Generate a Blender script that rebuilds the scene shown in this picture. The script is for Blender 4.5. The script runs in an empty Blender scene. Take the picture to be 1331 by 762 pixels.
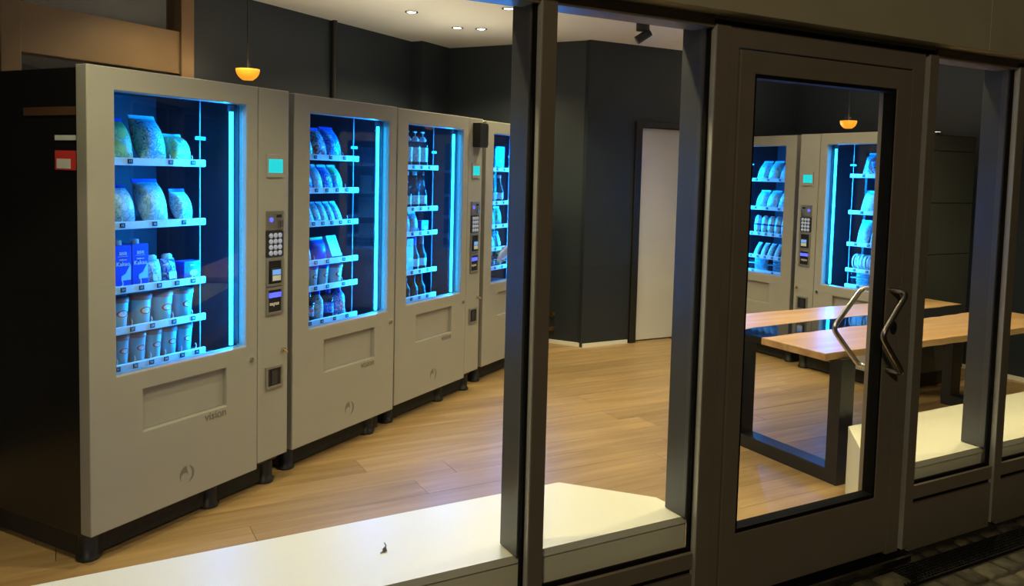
import bpy, bmesh, math, random
from mathutils import Matrix, Vector
random.seed(7)
S = bpy.context.scene
COL = S.collection
R = math.radians

# ------------------------------------------------------------------ camera
F, CY, PIT, ROL, YAW, DIST, HGT = 1062.6, 295.3, 0.0685, 0.0248, 0.502, 2.0773, 1.491
fw = Vector((math.sin(YAW)*math.cos(PIT), math.cos(YAW)*math.cos(PIT), -math.sin(PIT)))
r0 = Vector((math.cos(YAW), -math.sin(YAW), 0)); u0 = r0.cross(fw)
rt = r0*math.cos(ROL)+u0*math.sin(ROL); up = u0*math.cos(ROL)-r0*math.sin(ROL)
cd = bpy.data.cameras.new('camera'); cam = bpy.data.objects.new('camera', cd); COL.objects.link(cam)
cam.matrix_world = Matrix(((rt.x, up.x, -fw.x, 0), (rt.y, up.y, -fw.y, -DIST), (rt.z, up.z, -fw.z, HGT), (0, 0, 0, 1)))
cd.sensor_width = 36; cd.lens = F*36/1331; cd.shift_y = -(381-CY)/1331; cd.clip_start = .05
S.camera = cam
# ------------------------------------------------------------------ world, street light, exposure
w = bpy.data.worlds.new('night'); S.world = w; w.use_nodes = True
bg = w.node_tree.nodes['Background']; bg.inputs[0].default_value = (.62, .55, .42, 1); bg.inputs[1].default_value = .022
S.view_settings.view_transform = 'Standard'; S.view_settings.look = 'None'
S.view_settings.exposure = 0; S.view_settings.gamma = 1; S.view_settings.use_curve_mapping = False
def lamp(name, kind, loc, energy, color, parent=None, **kw):
    l = bpy.data.lights.new(name, kind); l.energy = energy; l.color = color
    for k, v in kw.items(): setattr(l, k, v)
    o = bpy.data.objects.new(name, l); o.location = loc; o.parent = parent; COL.objects.link(o); return o
STREET = lamp('street_light', 'POINT', (-2.6, -5.5, 4.6), 450, (1, .81, .50), shadow_soft_size=.25)
DOWN_W = 44          # watts of one ceiling downlight
LED_W = 31          # watts of one blue machine light strip
LEDGE_W = 76        # watts of the downlights above the window ledges
UP_W = 3.3            # watts of one added ceiling fill bar
DOWN_C = (1, .86, .45)

# ------------------------------------------------------------------ materials
MT = {}
def nodes(name):
    m = bpy.data.materials.new(name); m.use_nodes = True; MT[name] = m
    nt = m.node_tree; b = nt.nodes['Principled BSDF']; return m, nt, b
def mat(name, col, rough=.5, metal=0, var=.06, scale=30, bump=0, spec=.5, stretch=None):
    m, nt, b = nodes(name)
    b.inputs['Roughness'].default_value = rough; b.inputs['Metallic'].default_value = metal
    b.inputs['Specular IOR Level'].default_value = spec
    tc = nt.nodes.new('ShaderNodeTexCoord'); n = nt.nodes.new('ShaderNodeTexNoise'); n.inputs['Scale'].default_value = scale
    n.inputs['Detail'].default_value = 4
    if stretch:
        mp = nt.nodes.new('ShaderNodeMapping'); mp.inputs['Scale'].default_value = stretch
        nt.links.new(tc.outputs['Object'], mp.inputs[0]); nt.links.new(mp.outputs[0], n.inputs['Vector'])
    else: nt.links.new(tc.outputs['Object'], n.inputs['Vector'])
    cr = nt.nodes.new('ShaderNodeValToRGB')
    cr.color_ramp.elements[0].position = .3; cr.color_ramp.elements[1].position = .7
    cr.color_ramp.elements[0].color = [max(0, c*(1-var)) for c in col]+[1]
    cr.color_ramp.elements[1].color = [min(1, c*(1+var)) for c in col]+[1]
    nt.links.new(n.outputs[0], cr.inputs[0]); nt.links.new(cr.outputs[0], b.inputs['Base Color'])
    if bump:
        bp = nt.nodes.new('ShaderNodeBump'); bp.inputs['Strength'].default_value = bump; bp.inputs['Distance'].default_value = .01
        nt.links.new(n.outputs[0], bp.inputs['Height']); nt.links.new(bp.outputs[0], b.inputs['Normal'])
    return m
def emit(name, col, s, base=(.2, .2, .2)):
    m, nt, b = nodes(name); b.inputs['Base Color'].default_value = (*base, 1)
    b.inputs['Emission Color'].default_value = (*col, 1); b.inputs['Emission Strength'].default_value = s; return m
def glass(name, tint=(1, 1, 1), r0=.045):
    m = bpy.data.materials.new(name); m.use_nodes = True; MT[name] = m; nt = m.node_tree; nt.nodes.clear()
    out = nt.nodes.new('ShaderNodeOutputMaterial'); mx = nt.nodes.new('ShaderNodeMixShader')
    t = nt.nodes.new('ShaderNodeBsdfTransparent'); t.inputs[0].default_value = (*tint, 1)
    g = nt.nodes.new('ShaderNodeBsdfGlossy'); g.inputs['Roughness'].default_value = .0
    lw = nt.nodes.new('ShaderNodeLayerWeight'); lw.inputs['Blend'].default_value = .5
    p = nt.nodes.new('ShaderNodeMath'); p.operation = 'POWER'; p.inputs[1].default_value = 5
    a = nt.nodes.new('ShaderNodeMath'); a.operation = 'MULTIPLY_ADD'; a.inputs[1].default_value = .9; a.inputs[2].default_value = r0
    nt.links.new(lw.outputs['Facing'], p.inputs[0]); nt.links.new(p.outputs[0], a.inputs[0]); nt.links.new(a.outputs[0], mx.inputs[0])
    nt.links.new(t.outputs[0], mx.inputs[1]); nt.links.new(g.outputs[0], mx.inputs[2]); nt.links.new(mx.outputs[0], out.inputs[0])
    return m
def oak(name, cA, cB, scale=1.0, rough=.42, axis=0):
    m, nt, b = nodes(name); b.inputs['Roughness'].default_value = rough
    tc = nt.nodes.new('ShaderNodeTexCoord'); oi = nt.nodes.new('ShaderNodeObjectInfo')
    ad = nt.nodes.new('ShaderNodeVectorMath'); ad.operation = 'ADD'
    sc = nt.nodes.new('ShaderNodeVectorMath'); sc.operation = 'SCALE'; sc.inputs['Scale'].default_value = 13.7
    cx = nt.nodes.new('ShaderNodeCombineXYZ')
    for i in range(3): nt.links.new(oi.outputs['Random'], cx.inputs[i])
    nt.links.new(cx.outputs[0], sc.inputs[0]); nt.links.new(tc.outputs['Object'], ad.inputs[0]); nt.links.new(sc.outputs[0], ad.inputs[1])
    mp = nt.nodes.new('ShaderNodeMapping'); st = [14*scale]*3; st[axis] = .9*scale; mp.inputs['Scale'].default_value = st
    nt.links.new(ad.outputs[0], mp.inputs[0])
    n = nt.nodes.new('ShaderNodeTexNoise'); n.inputs['Scale'].default_value = 1.6; n.inputs['Detail'].default_value = 7; n.inputs['Distortion'].default_value = .7
    nt.links.new(mp.outputs[0], n.inputs['Vector'])
    cr = nt.nodes.new('ShaderNodeValToRGB'); cr.color_ramp.elements[0].position = .32; cr.color_ramp.elements[1].position = .68
    cr.color_ramp.elements[0].color = (*cA, 1); cr.color_ramp.elements[1].color = (*cB, 1)
    nt.links.new(n.outputs[0], cr.inputs[0])
    hs = nt.nodes.new('ShaderNodeHueSaturation'); mr = nt.nodes.new('ShaderNodeMapRange')
    mr.inputs[3].default_value = .86; mr.inputs[4].default_value = 1.1
    nt.links.new(oi.outputs['Random'], mr.inputs[0]); nt.links.new(mr.outputs[0], hs.inputs['Value'])
    nt.links.new(cr.outputs[0], hs.inputs['Color']); nt.links.new(hs.outputs[0], b.inputs['Base Color'])
    bp = nt.nodes.new('ShaderNodeBump'); bp.inputs['Strength'].default_value = .06; bp.inputs['Distance'].default_value = .004
    nt.links.new(n.outputs[0], bp.inputs['Height']); nt.links.new(bp.outputs[0], b.inputs['Normal'])
    return m
def printed(name, colors, scale=40, rough=.35):
    """glossy printed foil: patches of several inks"""
    m, nt, b = nodes(name); b.inputs['Roughness'].default_value = rough
    tc = nt.nodes.new('ShaderNodeTexCoord'); oi = nt.nodes.new('ShaderNodeObjectInfo')
    ad = nt.nodes.new('ShaderNodeVectorMath'); ad.operation = 'ADD'; nt.links.new(tc.outputs['Object'], ad.inputs[0]); nt.links.new(oi.outputs['Random'], ad.inputs[1])
    n = nt.nodes.new('ShaderNodeTexNoise'); n.inputs['Scale'].default_value = scale; n.inputs['Detail'].default_value = 3; n.inputs['Distortion'].default_value = .8
    nt.links.new(ad.outputs[0], n.inputs['Vector'])
    cr = nt.nodes.new('ShaderNodeValToRGB'); cr.color_ramp.interpolation = 'CONSTANT'
    k = len(colors); els = cr.color_ramp.elements
    els[0].position = 0; els[0].color = (*colors[0], 1); els[1].position = .62; els[1].color = (*colors[-1], 1)
    for i in range(1, k-1):
        e = els.new(.38+.24*i/(k-1)); e.color = (*colors[i], 1)
    nt.links.new(n.outputs[0], cr.inputs[0]); nt.links.new(cr.outputs[0], b.inputs['Base Color'])
    bp = nt.nodes.new('ShaderNodeBump'); bp.inputs['Strength'].default_value = .25; bp.inputs['Distance'].default_value = .006
    nt.links.new(n.outputs[0], bp.inputs['Height']); nt.links.new(bp.outputs[0], b.inputs['Normal'])
    return m
mat('paint', (.34, .335, .31), .42, 0, .02, 6)
mat('paint_dark', (.17, .165, .15), .5, 0, .02, 6)
mat('black_side', (.007, .007, .007), .25, 0, .2, 3)
mat('black', (.012, .012, .012), .45, 0, .2, 20)
mat('black_rough', (.014, .013, .012), .7, 0, .3, 60, .2)
mat('liner', (.03, .034, .05), .5, 0, .1, 8)
mat('tray', (.10, .11, .13), .45, .3, .1, 20)
mat('rail', (.80, .82, .84), .4, 0, .02, 20)
mat('channel', (.22, .24, .28), .5, 0, .03, 20)
mat('side_panel', (.045, .05, .046), .35, 0, .1, 4)
mat('reflection_brown', (.10, .045, .02), .5)  # tint of the brown reflection painted on the black machine side
mat('tag', (.02, .02, .03), .5, 0, .1, 30)
mat('white_print', (.85, .85, .85), .5, 0, .02, 30)
mat('steel', (.60, .58, .54), .25, 1, .05, 60, 0, .5, (1, 1, 12))
mat('steel_dark', (.30, .28, .25), .32, 1, .05, 60)
mat('bezel', (.33, .33, .32), .38, .7, .05, 40)
mat('frame', (.235, .20, .155), .42, .25, .05, 9, .02)
mat('frame_in', (.10, .105, .12), .34, .6, .04, 9)
mat('gasket', (.006, .006, .006), .7, 0, .2, 30, 0, .08)
mat('edge_silver', (.50, .50, .47), .4, .2, .04, 20)
mat('channel_back', (.06, .07, .09), .5, 0, .03, 20)
mat('fascia', (.44, .40, .275), .5, .1, .06, 4, .02)
mat('wall_paint', (.016, .0235, .035), .55, 0, .08, 3, .04)
mat('ceiling_paint', (.88, .86, .82), .8, 0, .02, 4)
mat('white_paint', (.82, .80, .74), .45, 0, .02, 5)
mat('ledge_white', (.85, .84, .68), .4, 0, .025, 3)
mat('door_white', (.66, .66, .65), .5, 0, .03, 5)
mat('brown_frame', (.19, .115, .06), .42, .15, .06, 6)
mat('epoxy', (.006, .007, .010), .05, 0, .2, 5)
mat('powder_black', (.016, .017, .020), .38, 0, .1, 30)
mat('brass', (.7, .45, .18), .3, 1, .05, 30)
mat('stone', (.075, .065, .042), .75, 0, .45, 22, .5)
mat('stone_pale', (.12, .105, .065), .75, 0, .4, 18, .5)
mat('sand', (.03, .026, .02), .9, 0, .5, 40, .5)
mat('iron', (.02, .02, .019), .45, .6, .3, 40)
mat('twig', (.05, .04, .03), .8)
oak('oak_floor', (.335, .21, .092), (.47, .315, .148), 1.0, .40)
oak('oak_table', (.50, .285, .115), (.66, .42, .20), .8, .35)
glass('glass_pane'); glass('glass_door', (.76, .91, 1), .05)
emit('led_tube', (.0145, .5, 1.0), 14)
emit('downlight_lens', (1, .9, .72), 12)
emit('added_uplight_lens', (1, .88, .66), 4)  # glow of the added ceiling fill bars
emit('screen_cyan', (.0, .80, .85), .85, (.02, .1, .1))
emit('screen_blue', (.05, .35, .9), .9)
emit('light_blue', (.02, .06, 1.0), 1.6)
emit('key_glow', (.55, .7, 1.0), .22, (.32, .33, .37))
mat('bulb_amber_base', (.6, .3, .05))
m, nt, b = nodes('amber'); b.inputs['Base Color'].default_value = (.9, .42, .04, 1); b.inputs['Emission Color'].default_value = (1, .36, .02, 1); b.inputs['Emission Strength'].default_value = 1.0
emit('bulb', (1, .62, .15), 6)
m, nt, b = nodes('clear_plastic'); b.inputs['Base Color'].default_value = (.8, .85, .9, 1); b.inputs['Roughness'].default_value = .15; b.inputs['Transmission Weight'].default_value = .8; b.inputs['IOR'].default_value = 1.2
# product inks
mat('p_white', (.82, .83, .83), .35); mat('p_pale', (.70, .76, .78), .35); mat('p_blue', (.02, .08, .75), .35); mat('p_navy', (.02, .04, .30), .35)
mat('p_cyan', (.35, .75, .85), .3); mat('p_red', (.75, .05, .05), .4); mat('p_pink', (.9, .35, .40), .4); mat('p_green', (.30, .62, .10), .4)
mat('p_yellow', (.85, .75, .15), .4); mat('p_dark', (.03, .03, .045), .35); mat('p_black', (.01, .01, .012), .3); mat('p_brownred', (.85, .26, .22), .35)
printed('f_cyan', [(.75, .85, .85), (.15, .5, .65), (.85, .9, .9), (.05, .25, .5)], 45)
printed('f_yellow', [(.75, .75, .2), (.35, .65, .25), (.85, .85, .45), (.15, .45, .6)], 22)
printed('f_pale', [(.85, .88, .85), (.45, .6, .65), (.8, .8, .75), (.3, .45, .3)], 38)
printed('f_blue', [(.05, .15, .8), (.3, .5, .9), (.03, .08, .5), (.7, .8, .9)], 34)
printed('f_red', [(.8, .1, .1), (.7, .75, .8), (.2, .3, .7), (.8, .3, .2)], 30)
printed('f_grey', [(.5, .55, .55), (.8, .82, .82), (.3, .4, .45), (.7, .7, .6)], 50)
printed('f_green', [(.3, .6, .15), (.1, .3, .6), (.6, .8, .3), (.1, .2, .5)], 30)
glass('p_clear', (.75, .88, .92), .09)

# ------------------------------------------------------------------ mesh helpers
class MB:
    def __init__(s): s.bm = bmesh.new(); s.mats = []
    def mi(s, m):
        if m not in s.mats: s.mats.append(m)
        return s.mats.index(m)
    def _add(s, verts, faces, m, smooth=False, M=None):
        vs = [s.bm.verts.new((M @ Vector(v)) if M else v) for v in verts]; i = s.mi(m)
        for f in faces:
            try: fc = s.bm.faces.new([vs[k] for k in f])
            except ValueError: continue
            fc.material_index = i; fc.smooth = smooth
        return s
    def box(s, lo, hi, m, M=None, ch=0):
        (a, b, c), (d, e, f) = lo, hi
        if a > d: a, d = d, a
        v = [(a, b, c), (d, b, c), (d, e, c), (a, e, c), (a, b, f), (d, b, f), (d, e, f), (a, e, f)]
        fs = [(0, 3, 2, 1), (4, 5, 6, 7), (0, 1, 5, 4), (1, 2, 6, 5), (2, 3, 7, 6), (3, 0, 4, 7)]
        if not ch: return s._add(v, fs, m, False, M)
        t = bmesh.new(); tv = [t.verts.new(x) for x in v]
        for q in fs: t.faces.new([tv[k] for k in q])
        bmesh.ops.bevel(t, geom=list(t.edges), offset=ch, segments=2, affect='EDGES', profile=.7)
        t.verts.index_update(); V = [x.co.copy() for x in t.verts]; Fs = [[x.index for x in q.verts] for q in t.faces]; t.free()
        return s._add(V, Fs, m, False, M)
    def prism(s, pts, z0, z1, m):
        n = len(pts); v = [(x, y, z0) for x, y in pts]+[(x, y, z1) for x, y in pts]
        return s._add(v, [tuple(range(n-1, -1, -1)), tuple(range(n, 2*n))]+[(i, (i+1) % n, n+(i+1) % n, n+i) for i in range(n)], m)
    def lathe(s, prof, m, n=20, c=(0, 0, 0), M=None, sx=1, sy=1):
        v = []; fs = []
        for r, z in prof:
            for k in range(n):
                a = 2*math.pi*k/n; v.append((c[0]+sx*r*math.cos(a), c[1]+sy*r*math.sin(a), c[2]+z))
        for i in range(len(prof)-1):
            for k in range(n):
                k2 = (k+1) % n; fs.append((i*n+k, i*n+k2, (i+1)*n+k2, (i+1)*n+k))
        s._add(v, fs, m, True, M)
        for i, rev in ((0, True), (len(prof)-1, False)):
            if prof[i][0] > 1e-5:
                ring = [v[i*n+k] for k in range(n)]; f = tuple(range(n)); s._add(ring, [f[::-1] if rev else f], m, False, M)
        return s
    def cyl(s, p, q, r, m, n=16, r2=None):
        p, q = Vector(p), Vector(q); d = q-p; M = Matrix.Translation(p) @ d.to_track_quat('Z', 'Y').to_matrix().to_4x4()
        return s.lathe([(r, 0), (r if r2 is None else r2, d.length)], m, n, M=M)
    def tube(s, pts, r, m, n=8, closed=False):
        pts = [Vector(p) for p in pts]; v = []; fs = []; N = len(pts); nrm = None
        for i, p in enumerate(pts):
            t = (pts[min(i+1, N-1)]-pts[max(i-1, 0)]).normalized()
            if nrm is None: nrm = t.orthogonal().normalized()
            nrm = (nrm-t*nrm.dot(t)).normalized(); bn = t.cross(nrm)
            for k in range(n):
                a = 2*math.pi*k/n; v.append(p+nrm*(r*math.cos(a))+bn*(r*math.sin(a)))
        for i in range(N-1):
            for k in range(n):
                k2 = (k+1) % n; fs.append((i*n+k, i*n+k2, (i+1)*n+k2, (i+1)*n+k))
        s._add(v, fs, m, True); s._add([v[k] for k in range(n)], [tuple(range(n))[::-1]], m); s._add([v[(N-1)*n+k] for k in range(n)], [tuple(range(n))], m)
        return s
    def plate(s, xc, zc, holes, y0, y1, m):
        """board in the XZ plane cut by xc/zc lines; holes = set of (i,j) cells left open"""
        nx, nz = len(xc)-1, len(zc)-1; V = {}
        def gv(i, j, y):
            if (i, j, y) not in V: V[(i, j, y)] = s.bm.verts.new((xc[i], y, zc[j]))
            return V[(i, j, y)]
        solid = lambda i, j: 0 <= i < nx and 0 <= j < nz and (i, j) not in holes
        k = s.mi(m)
        def fc(*q): f = s.bm.faces.new(q); f.material_index = k
        for i in range(nx):
            for j in range(nz):
                if not solid(i, j): continue
                fc(gv(i, j, y0), gv(i+1, j, y0), gv(i+1, j+1, y0), gv(i, j+1, y0))
                fc(gv(i, j, y1), gv(i, j+1, y1), gv(i+1, j+1, y1), gv(i+1, j, y1))
                if not solid(i-1, j): fc(gv(i, j, y0), gv(i, j+1, y0), gv(i, j+1, y1), gv(i, j, y1))
                if not solid(i+1, j): fc(gv(i+1, j, y0), gv(i+1, j, y1), gv(i+1, j+1, y1), gv(i+1, j+1, y0))
                if not solid(i, j-1): fc(gv(i, j, y0), gv(i, j, y1), gv(i+1, j, y1), gv(i+1, j, y0))
                if not solid(i, j+1): fc(gv(i, j+1, y0), gv(i+1, j+1, y0), gv(i+1, j+1, y1), gv(i, j+1, y1))
        return s
    def text(s, txt, size, m, loc, align='CENTER', depth=.0012):
        """raised lettering standing in the XZ plane, read from -Y"""
        me = text_mesh(txt, align, depth/size); M = Matrix.Translation(loc) @ Matrix.Rotation(math.pi/2, 4, 'X') @ Matrix.Scale(size, 4)
        return s._add([v.co for v in me.vertices], [tuple(p.vertices) for p in me.polygons], m, False, M)
    def mesh(s, name):
        me = bpy.data.meshes.new(name); bmesh.ops.recalc_face_normals(s.bm, faces=list(s.bm.faces)); s.bm.to_mesh(me); s.bm.free()
        for k in s.mats: me.materials.append(MT[k])
        return me
    def build(s, name, parent=None, loc=None, rz=0, bevel=0):
        return link(name, s.mesh(name), parent, loc, rz, bevel)
_tx = {}
def text_mesh(txt, align, ex):
    k = (txt, align, round(ex, 3))
    if k not in _tx:
        c = bpy.data.curves.new('lettering', 'FONT'); c.body = txt; c.align_x = align; c.align_y = 'CENTER'; c.extrude = ex; c.resolution_u = 2
        o = bpy.data.objects.new('lettering', c); COL.objects.link(o); dg = bpy.context.evaluated_depsgraph_get()
        _tx[k] = bpy.data.meshes.new_from_object(o.evaluated_get(dg)); bpy.data.objects.remove(o); bpy.data.curves.remove(c)
    return _tx[k]
def link(name, me, parent=None, loc=None, rz=0, bevel=0):
    o = bpy.data.objects.new(name, me); COL.objects.link(o); o.parent = parent
    if loc is not None: o.location = loc
    o.rotation_euler.z = rz
    if bevel:
        b = o.modifiers.new('bevel', 'BEVEL'); b.width = bevel; b.segments = 2; b.limit_method = 'ANGLE'
    return o
def empty(name, loc=(0, 0, 0), rz=0):
    o = bpy.data.objects.new(name, None); COL.objects.link(o); o.location = loc; o.rotation_euler.z = rz; o.empty_display_size = .1; return o
def tag(o, label, cat, group=None):
    o['label'] = label; o['category'] = cat
    if group: o['group'] = group
    return o
def struct(o, label=None, cat=None):
    o['kind'] = 'structure'
    if label: o['label'] = label
    if cat: o['category'] = cat
    return o
def one(name, lo, hi, m, parent=None, ch=0, bevel=0): return MB().box(lo, hi, m, ch=ch).build(name, parent, bevel=bevel)

# ------------------------------------------------------------------ room geometry
TH = .581; AX = Vector((math.cos(TH), math.sin(TH), 0)); NX = Vector((-math.sin(TH), math.cos(TH), 0)); P0 = Vector((.0717, 1.176, 0))
def UN(u, n, z=0): return P0+AX*u+NX*n+Vector((0, 0, z))
CEIL = 2.6; XR = 6.33; YC = 3.68; XL = -1.8
def un2(u, n): p = UN(u, n); return (p.x, p.y)
# footprint corners
uL = (XL-P0.x+math.sin(TH)*1.53)/math.cos(TH)
foot = [(XL, 0), (XR, 0), (XR, YC), (3.86, YC), un2(4.57, 1.415), un2(4.13, 1.415), un2(4.13, 1.53), un2(uL, 1.53)]
struct(MB().prism([(XL-.1, -.0), (XR+.1, -.0), (XR+.1, YC+.1), (3.9, YC+.1), un2(4.67, 1.6), un2(uL, 1.66), (XL-.1, 1.8)], CEIL, CEIL+.12, 'ceiling_paint').build('ceiling'), 'plain white ceiling with recessed spotlights', 'ceiling')
fl = empty('floor', (0, 0, 0)); struct(fl, 'warm oak plank floor of the vending room', 'floor')
MB().prism([(XL, .0), (XR, .0), (XR, YC), (3.9, YC), un2(4.6, 1.5), un2(uL, 1.55)], -.06, -.012, 'sand').build('subfloor', fl)
PW = .187; rnd = random.Random(3)
plank_cache = {}
def inside(x, y):
    d = (Vector((x, y, 0))-P0); return d.dot(NX) < 1.5 and XL < x < XR and 0 <= y <= YC+.01 or (d.dot(NX) < 1.5 and d.dot(AX) < 4.55 and y > 0 and x > XL)
row = 0; y = .0
while y < 5.0:
    x = XL-rnd.random()*1.6
    while x < XR:
        L = rnd.choice((1.5, 1.8, 2.1)); x1 = min(x+L, XR); x0 = max(x, XL)
        ok = any(inside(x0+(x1-x0)*t, y+PW*.5) for t in (0, .25, .5, .75, 1))
        if x1-x0 > .05 and ok:
            # keep boards inside the slanted wall
            while not inside(x0, y+PW) and x0 < x1-.1: x0 += .05
            if y > YC-.01:
                while not inside(x1-.12, y) and x1 > x0+.1: x1 -= .05
            k = round(x1-x0, 3)
            if k not in plank_cache:
                plank_cache[k] = MB().box((0, .0008, -.012), (k-.0016, PW-.0008, 0), 'oak_floor', ch=.0012).mesh('plank')
            link('plank', plank_cache[k], fl, (x0, y, 0))
        x = x+L
    y += PW; row += 1
# walls
def wall(name, a, b, z0, z1, t, m='wall_paint', label=None):
    a, b = Vector((*a, 0)), Vector((*b, 0)); d = (b-a).normalized(); nn = Vector((-d.y, d.x, 0))*t
    pts = [(a.x, a.y), (b.x, b.y), (b.x+nn.x, b.y+nn.y), (a.x+nn.x, a.y+nn.y)]
    return struct(MB().prism(pts, z0, z1, m).build(name), label, 'wall')
# slanted wall behind the left row (interior side = -NX); wall grows to +NX
WU = 1.735; W0 = .56
wall('wall_left', un2(WU, 1.53), un2(4.13, 1.53), 0, CEIL, .1, label='dark anthracite wall behind the left row of vending machines')
wall('wall_left', un2(uL, 1.53), un2(W0, 1.53), 0, CEIL, .1, label='dark wall section left of the brown framed window')
wall('wall_left', un2(4.13, 1.415), un2(4.57, 1.415), 0, CEIL, .12, label='dark pier at the far end of the left wall')
wall('wall_back', un2(4.57, 1.53), un2(4.57, .02), 0, CEIL, .1, label='dark narrow wall between the left row and the pale door')
# wall_back runs toward -NX, so +normal is +AX side
o = MB().plate([3.86, 4.355, 5.265, XR], [0, 1.955, CEIL], {(1, 0)}, YC, YC+.1, 'wall_paint').build('wall_rear'); struct(o, 'dark rear wall holding the pale door', 'wall')
wall('wall_right', (XR, YC), (XR, 0), 0, CEIL, .1, label='dark right wall behind the rear row of machines')
wall('wall_side', (XL, 0), (XL, 1.79), 0, CEIL, .1, label='dark side wall left of the entrance front')
struct(MB().box((XL, .0, 1.99), (XR, .14, CEIL), 'wall_paint').build('wall_front'), 'dark lintel wall above the shop windows', 'wall')
# baseboards
def base(name, a, b, t=.014, h=.032, lab=''):
    a, b = Vector((*a, 0)), Vector((*b, 0)); d = (b-a).normalized(); nn = Vector((-d.y, d.x, 0))*t
    struct(MB().prism([(a.x, a.y), (b.x, b.y), (b.x-nn.x, b.y-nn.y), (a.x-nn.x, a.y-nn.y)], 0, h, 'white_paint').build(name), lab, 'baseboard')
base('baseboard_back', un2(4.57, 1.4), un2(4.57, .004), lab='white baseboard along the narrow dark wall')
base('baseboard_rear', (3.87, YC), (4.34, YC), lab='white baseboard left of the pale door')
base('baseboard_right', (XR, YC-.1), (XR, .6), lab='white baseboard along the right wall')
base('baseboard_left', un2(1.8, 1.53), un2(4.1, 1.53), lab='white baseboard behind the left row of machines')
# conduit on the left wall
p = UN(3.08, 1.505); struct(MB().cyl((p.x, p.y, 0), (p.x, p.y, CEIL), .022, 'black', 12).build('trim_1'), 'dark vertical pipe on the left wall', 'pipe')
# brown framed window in the left wall
bw = empty('window_5', UN(0, 1.53), TH); struct(bw, 'brown framed inner window above the nearest machine', 'window')
one('post', (W0, -.06, 0), (.665, .08, CEIL), 'brown_frame', bw, bevel=.004)
one('post', (1.64, -.06, 0), (WU, .08, CEIL), 'brown_frame', bw, bevel=.004)
one('transom', (.665, -.045, 2.03), (1.64, .06, 2.285), 'brown_frame', bw, bevel=.004)
one('top_rail', (.665, -.03, CEIL-.05), (1.64, .06, CEIL), 'brown_frame', bw)
one('bottom_rail', (.665, -.03, 0), (1.64, .06, .12), 'brown_frame', bw)
one('pane', (.665, .005, 2.285), (1.64, .013, CEIL-.05), 'glass_pane', bw)
one('pane', (.665, .005, .12), (1.64, .013, 2.03), 'glass_pane', bw)
# pale door in the rear wall
d2 = empty('door_2', (4.43, YC, 0)); struct(d2, 'pale flush inner door in a dark frame on the rear wall', 'door')
one('leaf', (.0, .02, .012), (.765, .06, 1.895), 'door_white', d2, bevel=.003)
for nm, lo, hi in (('jamb', (-.072, -.02, 0), (-.003, .1, 1.953)), ('jamb', (.768, -.02, 0), (.832, .1, 1.953)), ('head', (-.003, -.02, 1.9), (.768, .1, 1.953))):
    one(nm, lo, hi, 'black', d2, bevel=.004)
h = MB(); h.cyl((.70, .02, .98), (.70, -.03, .98), .009, 'steel'); h.cyl((.705, -.03, .98), (.59, -.03, .98), .009, 'steel'); h.build('handle', d2)

# ------------------------------------------------------------------ shop front
ZT = 1.985
def mullion(name, x0, x1, lab, zb=-.02, inner=True, capx=None):
    t = empty(name, (x0, 0, 0)); struct(t, lab, 'mullion'); wd = x1-x0
    if inner: one('inner_profile', (0, .006, .322), (wd-.006, .115, ZT), 'frame_in', t, bevel=.003)
    one('gasket', (.006, -.010, .19), (wd-.008, .006, ZT), 'gasket', t)
    one('edge_strip', (.0145, -.033, .0), (.0178, -.0105, ZT), 'edge_silver', t)
    one('cover_cap', (.018, -.034, .0), (wd, -.010, ZT), 'frame', t, bevel=.002)
    return t
mullion('trim_2', -.87, -.80, 'brown aluminium mullion at the far left of the front')
mullion('trim_3', 1.187, 1.256, 'brown aluminium mullion left of the door side window')
mullion('trim_4', 1.845, 1.925, 'brown aluminium mullion at the hinge side of the glass door')
mullion('trim_5', 2.942, 3.012, 'brown aluminium mullion at the handle side of the glass door')
mullion('trim_6', 3.545, 3.615, 'brown aluminium mullion between the two right windows')
mullion('trim_7', 4.85, 4.92, 'brown aluminium mullion far right of the front')
def window(name, x0, x1, zb, lab):
    t = empty(name, (x0, 0, 0)); struct(t, lab, 'window'); wd = x1-x0
    one('pane', (0, -.004, zb), (wd, .004, ZT), 'glass_pane', t)
    one('gasket', (0, -.013, zb-.016), (wd, -.0045, zb+.004), 'gasket', t)
    one('bottom_rail', (0, -.028, zb-.066), (wd, -.013, zb-.010), 'frame', t, bevel=.002)
    one('rail_core', (0, -.013, zb-.066), (wd, .03, zb-.016), 'frame', t)
    one('groove', (0, -.016, zb-.085), (wd, .02, zb-.066), 'gasket', t)
    one('spandrel', (0, -.028, -.02), (wd, .02, zb-.085), 'frame', t, bevel=.002)
    one('top_rail', (0, -.028, ZT-.012), (wd, .06, ZT+.03), 'frame', t)
    return t
window('window_1', -.80, 1.197, .225, 'large left shop window in front of the nearest vending machine')
window('window_2', 1.252, 1.855, .225, 'narrow shop window left of the glass door')
window('window_3', 3.006, 3.555, .262, 'narrow shop window right of the glass door')
window('window_4', 3.611, 4.86, .265, 'shop window at the right edge of the front')
window('window_6', 4.916, XR, .265, 'outermost right shop window')
window('window_7', XL, -.866, .225, 'outermost left shop window')
d1 = empty('door_1', (0, 0, 0)); struct(d1, 'brown framed glass entrance door with bent steel handles', 'door')
MB().plate([1.921, 1.966, 2.862, 2.936], [-.01, 1.917, ZT], {(1, 0)}, -.030, .06, 'frame').build('door_frame', d1, bevel=.003)
MB().plate([1.970, 2.040, 2.772, 2.858], [.016, .247, 1.836, 1.912], {(1, 1)}, -.034, .045, 'frame').build('leaf', d1, bevel=.003)
gk = MB().plate([2.0405, 2.049, 2.763, 2.7715], [.2475, .262, 1.824, 1.8355], {(1, 1)}, -.030, .019, 'gasket').build('gasket', d1)
one('pane', (2.046, .004, .258), (2.766, .012, 1.828), 'glass_pane', d1)
one('reveal', (1.9665, .0, .0), (2.8615, .05, .0155), 'gasket', d1)
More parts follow.
